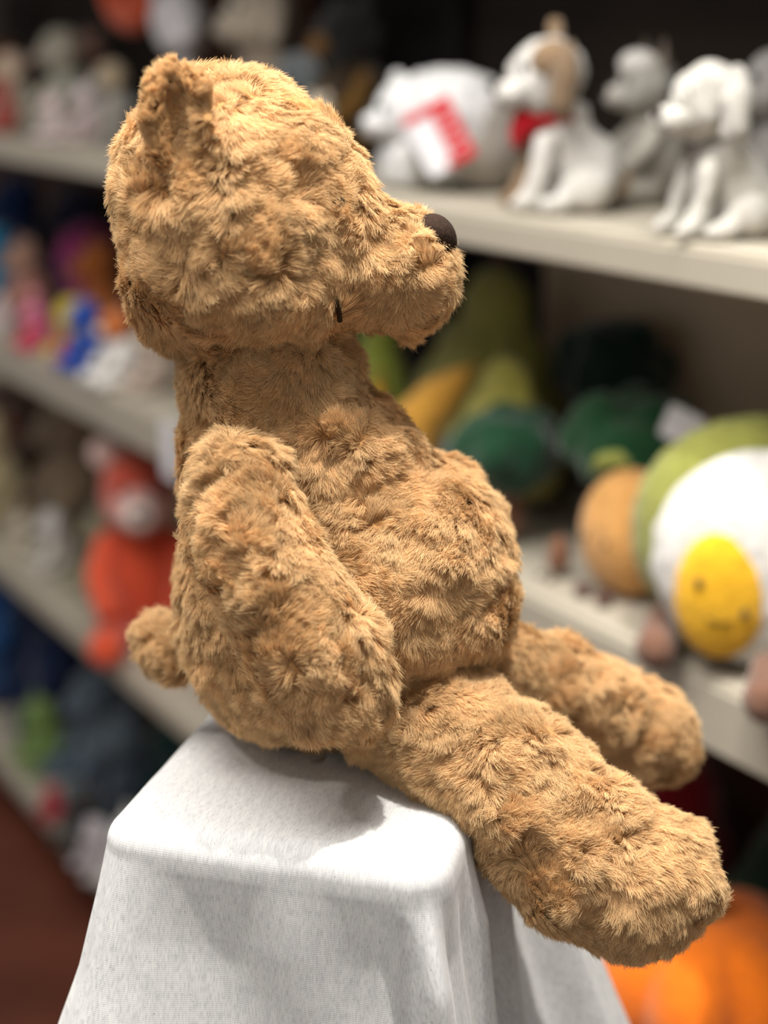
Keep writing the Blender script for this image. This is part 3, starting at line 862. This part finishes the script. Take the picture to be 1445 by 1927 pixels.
soft_animal('royal_blue_plush', 'royal blue plush sitting at the edge of the second shelf', 'soft toy', 172, 0.05, Z, 140, 0, (.02, .08, .42), ears='round', seed=48)
soft_animal('white_belly_fox_plush', 'orange plush fox with a white front beside the bear\'s nape', 'soft toy', 233, 0.05, Z, 155, 0, (.82, .80, .76), (.55, .16, .04), (.7, .6, .5), 'pointed', seed=49)
soft_animal('blush_plush', 'blush and grey plush mostly hidden by the bear\'s nape', 'soft toy', 292, 0.08, Z, 140, 0, (.50, .40, .33), (.62, .52, .42), ears='floppy', seed=50)
tp = shelf_point(318, -0.016, ZB-0.045)
pt = link('price_ticket', new_mesh('price_ticket', *rounded_card(0.055, 0.10, 0.004), smooth=False), M_CARD)
pt.location = [float(v) for v in tp]; pt.rotation_euler = (0, 0, AISLE)
tag(pt, 'white paper ticket hanging on the second shelf rail behind the bear\'s neck', 'price tag')

# ---- third shelf, left of the bear
Z = ZC
soft_animal('cream_bear_plush', 'cream plush bear at the left frame edge of the third shelf', 'soft toy', 8, 0.15, Z, 215, 0, (.60, .50, .30), (.62, .52, .33), ears='round', seed=60)
soft_animal('red_bow_plush', 'brown plush with a red bow behind the white toys on the third shelf', 'soft toy', 66, 0.27, Z, 270, 0, (.16, .10, .075), (.20, .13, .10), ears='round', bow=(.50, .01, .02), seed=61)
soft_animal('taupe_bear_plush', 'big taupe plush bear at the back of the third shelf', 'soft toy', 160, 0.25, Z, 300, 0, (.26, .19, .12), (.30, .23, .16), ears='round', seed=62, wide=1.2)
soft_animal('white_rabbit_plush', 'white plush toy leaning at the front of the third shelf', 'soft toy', 108, 0.10, Z, 125, 0, (.62, .58, .52), (.66, .64, .62), ears='floppy', seed=63)
soft_animal('ivory_plush', 'small ivory plush on the third shelf left of the white toy', 'soft toy', 54, 0.08, Z, 95, 0, (.58, .52, .40), ears='round', seed=64)
soft_animal('olive_plush', 'olive grey plush on the third shelf beside the red-orange toy', 'soft toy', 205, 0.15, Z, 170, 0, (.30, .27, .18), ears='round', seed=65)
t, S = soft_animal('red_panda_plush', 'large red-orange plush with a pale face sitting behind the bear\'s tail', 'soft toy', 272, 0.10, Z, 400, 68, (.66, .085, .035), (.60, .10, .06), (.80, .66, .60),
                   'round', (.75, .55, .5), (.70, .09, .035), wide=.80, mark=(.72, .42, .38), seed=66)

# ---- bottom shelf, left
Z = ZD
soft_animal('cobalt_plush', 'cobalt blue plush at the left end of the bottom shelf', 'soft toy', 30, 0.22, Z, 330, 0, (.02, .10, .30), (.05, .13, .33), (.22, .15, .12), 'round', seed=70, wide=1.25, bow=(.20, .12, .10))
soft_animal('midnight_plush', 'midnight blue plush on the bottom shelf beside the cobalt one', 'soft toy', 125, 0.26, Z, 300, 0, (.01, .025, .085), ears='floppy', seed=71, wide=1.15)
soft_animal('green_frog_plush', 'leaf green plush frog at the front of the bottom shelf', 'soft toy', 98, 0.10, Z, 145, 0, (.17, .27, .07), ears='round', seed=72, wide=1.3)
soft_animal('steel_blue_plush', 'steel blue plush on the bottom shelf below the red-orange one', 'soft toy', 196, 0.18, Z, 250, 0, (.10, .145, .19), (.13, .18, .23), ears='round', seed=73)
soft_animal('slate_plush', 'slate blue plush right of the steel blue one on the bottom shelf', 'soft toy', 248, 0.14, Z, 240, 0, (.05, .07, .10), (.12, .16, .20), ears='long', seed=74)
soft_animal('dark_teal_plush', 'dark teal plush on the bottom shelf nearest the draped plinth', 'soft toy', 312, 0.20, Z, 300, 0, (.012, .05, .05), ears='round', seed=75)
soft_animal('charcoal_plush', 'charcoal plush behind the red toy on the bottom shelf', 'soft toy', 205, 0.06, Z, 150, 0, (.03, .028, .028), ears='round', seed=76, wide=1.3)
soft_animal('cherry_plush', 'small cherry red plush at the edge of the bottom shelf', 'soft toy', 130, 0.03, Z, 72, 0, (.42, .005, .03), ears='round', seed=77, wide=1.2)
soft_animal('mauve_rabbit_plush', 'pale mauve plush at the edge of the bottom shelf', 'soft toy', 182, 0.02, Z, 120, 0, (.48, .44, .46), ears='floppy', seed=78, wide=1.3)
soft_animal('white_mouse_plush', 'small white plush at the bottom shelf edge touching the cloth', 'soft toy', 250, 0.05, Z, 165, 0, (.60, .59, .56), ears='round', seed=79)

# ---- second shelf, right of the bear: vegetable and fruit toys
Z = ZB
def feet(t, S, m, sp=.13, y=-.22, r=.06):
    for sx in (-1, 1):
        part('foot', [ell(np.array([sx*sp, y, r*.62])*S, np.array([r*.8, r*1.25, r*.62])*S)], m, t)
def pear(name, label, px, b, hpx, col, wide=1.0, yaw=0, tilt=0.0):
    p, k = place(px, b, Z); S = hpx*k
    t = thing(name, label, 'soft toy', p, AISLE+math.radians(yaw))
    A = lambda *v: np.array(v, float)*S
    part('body', [ell(A(0, 0, .29), A(.30*wide, .26, .29)), ell(A(.03+tilt*.3, 0, .50), A(.22*wide, .2, .26)), ell(A(.05+tilt, 0, .76), A(.13*wide, .12, .22))], plush(col), t, .004, .010, 3)
    part('stalk', beans([A(.05+tilt, 0, .95), A(.07+tilt, 0, 1.04)], [.025*S, .03*S]), plush((.12, .07, .03)), t, 0, .006)
    for sx in (-1, 1):
        part('eye', [ell(A(sx*.08, -.245, .36), A(.016, .012, .018))], M_EYE, t)
    feet(t, S, plush((.12, .07, .03)))
    return t
pear('olive_pear_plush', 'tall olive green pear-shaped plush at the back of the second shelf', 945, 0.27, 400, (.24, .235, .055), 1.9)
pear('yellow_pear_plush', 'yellow-green plush pear in front of the tall olive one', 910, 0.215, 285, (.40, .37, .075), 1.8)
pear('lime_plush', 'lime green plush between the bear\'s chin and chest', 712, 0.22, 260, (.30, .36, .06), 1.2)
# bananas
def banana(name, label, pts, rads, col=(.72, .37, .06)):
    pts = [np.array(q) for q in pts]
    o0 = np.array([pts[0][0], pts[0][1], ZB])
    t = thing(name, label, 'soft toy', o0, 0)
    part('body', beans([q-o0 for q in pts], rads), plush(col), t, .002, .007)
    e = pts[-1]-pts[-2]; e /= np.linalg.norm(e)
    part('tip', beans([pts[-1]-o0+e*.004, pts[-1]-o0+e*.022], [.009, .007]), plush((.35, .2, .03)), t, 0, .004)
    return t
Yb = shelf_point(840, .12, ZB)[1]
k = scale_at(shelf_point(840, .12, ZB))
def zof(px, b): return shelf_point(px, b, ZB)
b0 = zof(800, .13); 
banana('banana_plush', 'amber yellow plush banana curving out above the bear\'s chest', [b0+[0, 0, .036], P(795, 930, b0[1]), P(812, 850, b0[1]), P(862, 800, b0[1]), P(908, 762, b0[1])], [.032, .038, .036, .030, .014])
b1 = zof(690, .16)
banana('small_banana_plush', 'orange-yellow plush banana tip just visible beside the bear\'s neck', [b1+[0, 0, .03], P(690, 830, b1[1]), P(700, 770, b1[1]), P(709, 722, b1[1])], [.028, .028, .022, .010], (.75, .36, .03))
# broccoli
def broccoli(name, label, px, b, hpx, wpx, col, stalk, seed, yaw=0):
    p, k = place(px, b, Z); S = hpx*k; w = wpx*k/2
    t = thing(name, label, 'soft toy', p, AISLE+math.radians(yaw))
    r = np.random.default_rng(seed)
    lobes = [ell((0, 0, .62*S), (w*.8, w*.7, .30*S))]
    for i in range(22):
        a = 2*math.pi*r.random(); e = r.random()*1.2-.15
        d = np.array([math.cos(a)*math.cos(e)*w*.74, math.sin(a)*math.cos(e)*w*.66, .60*S+math.sin(e)*.27*S])
        lobes.append(ell(d, [w*(.27+.08*r.random())]*3))
    part('crown', lobes, plush(col), t, .003, .009, seed)
    part('stalk', beans([np.array([0, 0, .10])*S, np.array([0, 0, .45])*S], [.16*S, .13*S]), plush(stalk), t, 0, .01)
    for sx in (-1, 1):
        part('eye', [ell(np.array([sx*.055, -.155, .24])*S, np.array([.014, .01, .016])*S)], M_EYE, t)
        part('leg', beans([np.array([sx*.10, -.05, .10])*S, np.array([sx*.13, -.20, .05])*S, np.array([sx*.14, -.26, .05])*S], [.05*S, .045*S, .05*S]), plush(stalk), t, 0, .008)
    return t
broccoli('broccoli_plush', 'dark green broccoli plush on the second shelf nearest the bear\'s belly', 975, 0.10, 250, 250, (.009, .052, .022), (.20, .09, .05), 5)
bro = broccoli('broccoli_plush', 'dark green broccoli plush with a white label, between the other broccoli and the peach toy', 1172, 0.16, 310, 310, (.014, .07, .025), (.16, .075, .035), 6)
hang_tag('paper_label', bro, P(1268, 838, shelf_point(1240, .12, ZB)[1]), AISLE+.5, 70*k*.9, 62*k*.9, .35)
broccoli('broccoli_plush', 'blackish green broccoli plush in the shade behind the other two', 1110, 0.32, 350, 240, (.006, .022, .014), (.03, .02, .01), 8)
pear('brown_root_plush', 'small chestnut brown plush standing between the two broccoli toys', 1048, 0.06, 120, (.24, .11, .06), .6)
# peach with curled leaf
p, k = place(1182, 0.095, Z); 
pc = thing('peach_plush_toy', 'orange plush peach with a curled green leaf, left of the egg toy', 'soft toy', p, AISLE)
pv, pf = sphere_vf(48, 28)
S = 118*k
r_ = 1+0.07*np.exp(-((np.arctan2(pv[:, 1], pv[:, 0])+math.pi/2)/.25)**2)*-1
q = pv*np.array([.86*S, .78*S, 1.02*S])*r_[:, None]; q[:, 2] += .97*S
link('body', new_mesh('body', q, pf), plush((.70, .36, .11)), pc)
part('leaf', beans([np.array([-.05, 0, 1.98])*S, np.array([-.25, -.1, 2.14])*S, np.array([-.55, -.2, 2.05])*S, np.array([-.72, -.25, 1.82])*S], [.05*S, .13*S, .14*S, .06*S]), plush((.33, .36, .08)), pc, 0, .006)
for sx in (-1, 1):
    part('eye', [ell(np.array([sx*.25, -.73, .95])*S, np.array([.05, .03, .055])*S)], M_EYE, pc)
feet(pc, S*2, plush((.10, .04, .03)), .13, -.36, .07)
# avocado with boiled egg front
p, k = place(1400, 0.075, Z)
av = thing('egg_plush', 'large round plush, white front with smiling yellow yolk, olive green rim', 'soft toy', p, math.radians(-14))
A = lambda x, z, y: np.array([x*k, y, z*k])
part('body', [ell(A(0, 222, .035), (232*k, .070, 222*k)), ell(A(0, 190, .03), (222*k, .074, 188*k))], plush((.30, .31, .07)), av, .002, .012, 2)
part('front', [ell(A(14, 205, -.030), (196*k, .060, 205*k))], plush((.78, .76, .72)), av, .002, .010, 3)
yk = part('yolk', [ell(A(-48, 158, -.076), (86*k, .024, 124*k))], plush((.86, .47, .018)), av, 0, .006)
for x, z in ((-86, 190), (-4, 138)):
    part('eye', [ell(A(x, z, -.0965), (8*k, .005, 10*k))], plush((.10, .06, .01)), yk)
V, F = tube([A(-70+i*8, 128-10*math.sin(math.pi*i/6), -.0998) for i in range(7)], .0012)
link('smile', new_mesh('smile', V, F), plush((.10, .06, .01)), yk)
for x, y in ((-158, -.045), (40, -.155)):
    part('foot', beans([A(x, 50, y+.05), A(x, 40, y), A(x, 36, y-.02)], [30*k, 38*k, 42*k]), plush((.17, .085, .055)), av, 0, .008)

# ---- third shelf, right (below): pumpkin and neighbours
Z = ZC
p, k = place(1322, 0.13, Z)
pk = thing('pumpkin_plush', 'bright orange plush pumpkin with deep lobes on the third shelf, bottom right', 'soft toy', p, AISLE)
S = 205*k
pv, pf = sphere_vf(96, 36)
a = np.arctan2(pv[:, 1], pv[:, 0])
lob = 0.80+0.20*np.abs(np.cos(a*3.5+.3))**0.7
q = pv*np.array([1.12*S, 1.05*S, .82*S])
q[:, :2] *= lob[:, None]
rr_ = np.hypot(pv[:, 0], pv[:, 1])
q[:, 2] *= (0.80+0.25*rr_)
q[:, 2] += .84*S
link('body', new_mesh('body', q, pf), plush((.95, .21, .012)), pk)
part('stem', beans([np.array([0, 0, 1.42])*S, np.array([.03, 0, 1.70])*S, np.array([.12, 0, 1.85])*S], [.14*S, .09*S, .07*S]), plush((.10, .12, .03)), pk, 0, .008)
t = pear('dark_green_plush', 'dark bottle green plush behind the pumpkin', 1400, 0.33, 400, (.010, .035, .016))
t.location.z = ZC
t = pear('crimson_fruit_plush', 'dark red plush behind the pumpkin, partly hidden by the bear\'s foot', 1375, 0.34, 500, (.20, .004, .010), 1.15)
t.location.z = ZC
t = pear('brown_fruit_plush', 'dull olive brown plush at the right frame edge behind the pumpkin', 1490, 0.30, 400, (.10, .06, .02), 1.0)
t.location.z = ZC
t = pear('olive_leaf_plush', 'thin olive plush standing between the grey cloth and the pumpkin', 1178, 0.10, 430, (.26, .22, .06), .5)
t.location.z = ZC

# ------------------------------------------------------------------ final standing places of the crowded toys
NUDGE = {'polar_bear_plush': (0.0, 0.0, 0.001, 1.0), 'dog_plush': (0.0, 0.0, 0.001, 1.0), 'puppy_plush': (0.0, 0.0, 0.0006, 1.0), 'schnauzer_plush': (0.0037, 0.0213, -0.0008, 1.0), 'grey_dog_plush': (0.0, 0.0, -0.0016, 1.0), 'beige_plush': (0.0, 0.0, -0.001, 1.0), 'elephant_plush': (0.0, 0.0, -0.0006, 1.0), 'cream_plush': (0.0, 0.0, 0.0002, 1.0), 'amber_plush': (0.0, 0.0, -0.0014, 1.0), 'red_plush': (0.0, 0.0, -0.0005, 1.0), 'peach_plush': (-0.0315, 0.0143, -0.0003, 1.0), 'unicorn_plush': (-0.0071, 0.0041, -0.0002, 1.0), 'lamb_plush': (0.0269, -0.0703, -0.001, 0.992), 'kitten_plush': (0.0071, -0.0041, -0.0007, 1.0), 'white_lamb_plush': (0.0, 0.0, -0.0002, 1.0), 'rose_brown_plush': (-0.0214, 0.0398, -0.0022, 0.992), 'black_plush': (0.0, 0.0, -0.0005, 1.0), 'grey_plush': (0.0, 0.0, -0.001, 1.0), 'rust_plush': (-0.0114, -0.0071, -0.0018, 1.0), 'white_bird_plush': (0.0, 0.0, -0.0004, 1.0), 'navy_plush': (0.0, 0.0, -0.0024, 1.0), 'ink_blue_plush': (-0.0047, 0.0268, -0.0012, 0.992), 'cyan_plush': (0.0, 0.0, -0.0003, 1.0), 'salmon_plush': (-0.0469, 0.0344, -0.0018, 1.0), 'magenta_octopus_plush': (0.0417, 0.0048, -0.0029, 0.984), 'orange_plush': (0.0063, -0.0045, -0.0012, 0.984), 'white_pink_plush': (-0.0005, -0.0173, -0.0009, 1.0), 'pink_plush': (-0.0225, 0.0089, -0.0009, 1.0), 'yellow_octopus_plush': (0.0211, -0.0564, -0.0012, 0.992), 'crimson_plush': (0.0, 0.0, -0.0006, 1.0), 'royal_blue_plush': (0.0, 0.0, 0.0001, 1.0), 'white_belly_fox_plush': (-0.0032, 0.0022, -0.0005, 1.0), 'blush_plush': (0.0032, -0.0022, -0.0006, 1.0), 'cream_bear_plush': (-0.0015, -0.0519, -0.0017, 1.0), 'red_bow_plush': (0.0015, 0.0519, -0.0012, 1.0), 'taupe_bear_plush': (0.001, 0.0346, -0.0016, 1.0), 'white_rabbit_plush': (0.0, 0.0, -0.0011, 1.0), 'ivory_plush': (-0.001, -0.0346, -0.0, 1.0), 'olive_plush': (0.0, 0.0, -0.0015, 1.0), 'red_panda_plush': (0.0, 0.0, -0.0049, 1.0), 'cobalt_plush': (-0.0079, 0.0036, -0.0027, 1.0), 'midnight_plush': (0.0079, -0.0036, -0.0032, 1.0), 'green_frog_plush': (-0.0118, 0.0053, -0.0011, 0.992), 'steel_blue_plush': (0.0073, 0.0046, -0.0002, 0.968), 'slate_plush': (-0.0086, 0.088, -0.001, 0.93), 'dark_teal_plush': (0.0827, -0.0192, -0.0023, 1.0), 'charcoal_plush': (-0.045, 0.0045, -0.0009, 0.915), 'cherry_plush': (-0.0355, 0.016, -0.0, 0.992), 'mauve_rabbit_plush': (0.0233, -0.0576, 0.0005, 0.938), 'white_mouse_plush': (0.0187, -0.0223, -0.0015, 0.984), 'olive_pear_plush': (-0.0171, 0.0772, 0.0026, 0.984), 'yellow_pear_plush': (0.0189, -0.0761, 0.0021, 0.984), 'lime_plush': (-0.0055, 0.0093, 0.0011, 1.0), 'banana_plush': (-0.0255, 0.0096, 0.0409, 1.0), 'small_banana_plush': (0.0016, -0.0075, -0.0012, 1.0), 'broccoli_plush': (-0.0158, 0.0071, 0.01, 1.0), 'broccoli_plush.001': (0.0173, 0.0448, 0.0108, 1.0), 'broccoli_plush.002': (0.0239, -0.0148, 0.014, 1.0), 'brown_root_plush': (0.0, 0.0, 0.0006, 1.0), 'peach_plush_toy': (0.0, 0.0, 0.0043, 1.0), 'egg_plush': (0.0, 0.0, 0.0018, 1.0), 'pumpkin_plush': (0.0, 0.0, -0.0203, 1.0), 'dark_green_plush': (0.0374, -0.0233, 0.0011, 0.886), 'crimson_fruit_plush': (-0.0943, 0.0642, 0.0019, 0.915), 'brown_fruit_plush': (0.0647, -0.0513, 0.0009, 0.968), 'olive_leaf_plush': (-0.0867, 0.0392, 0.0006, 1.0)}
for nm_, (dx_, dy_, dz_, sc_) in NUDGE.items():
    o_ = bpy.data.objects[nm_]
    o_.location = (o_.location.x+dx_, o_.location.y+dy_, o_.location.z+dz_)
    o_.scale = (sc_, sc_, sc_)
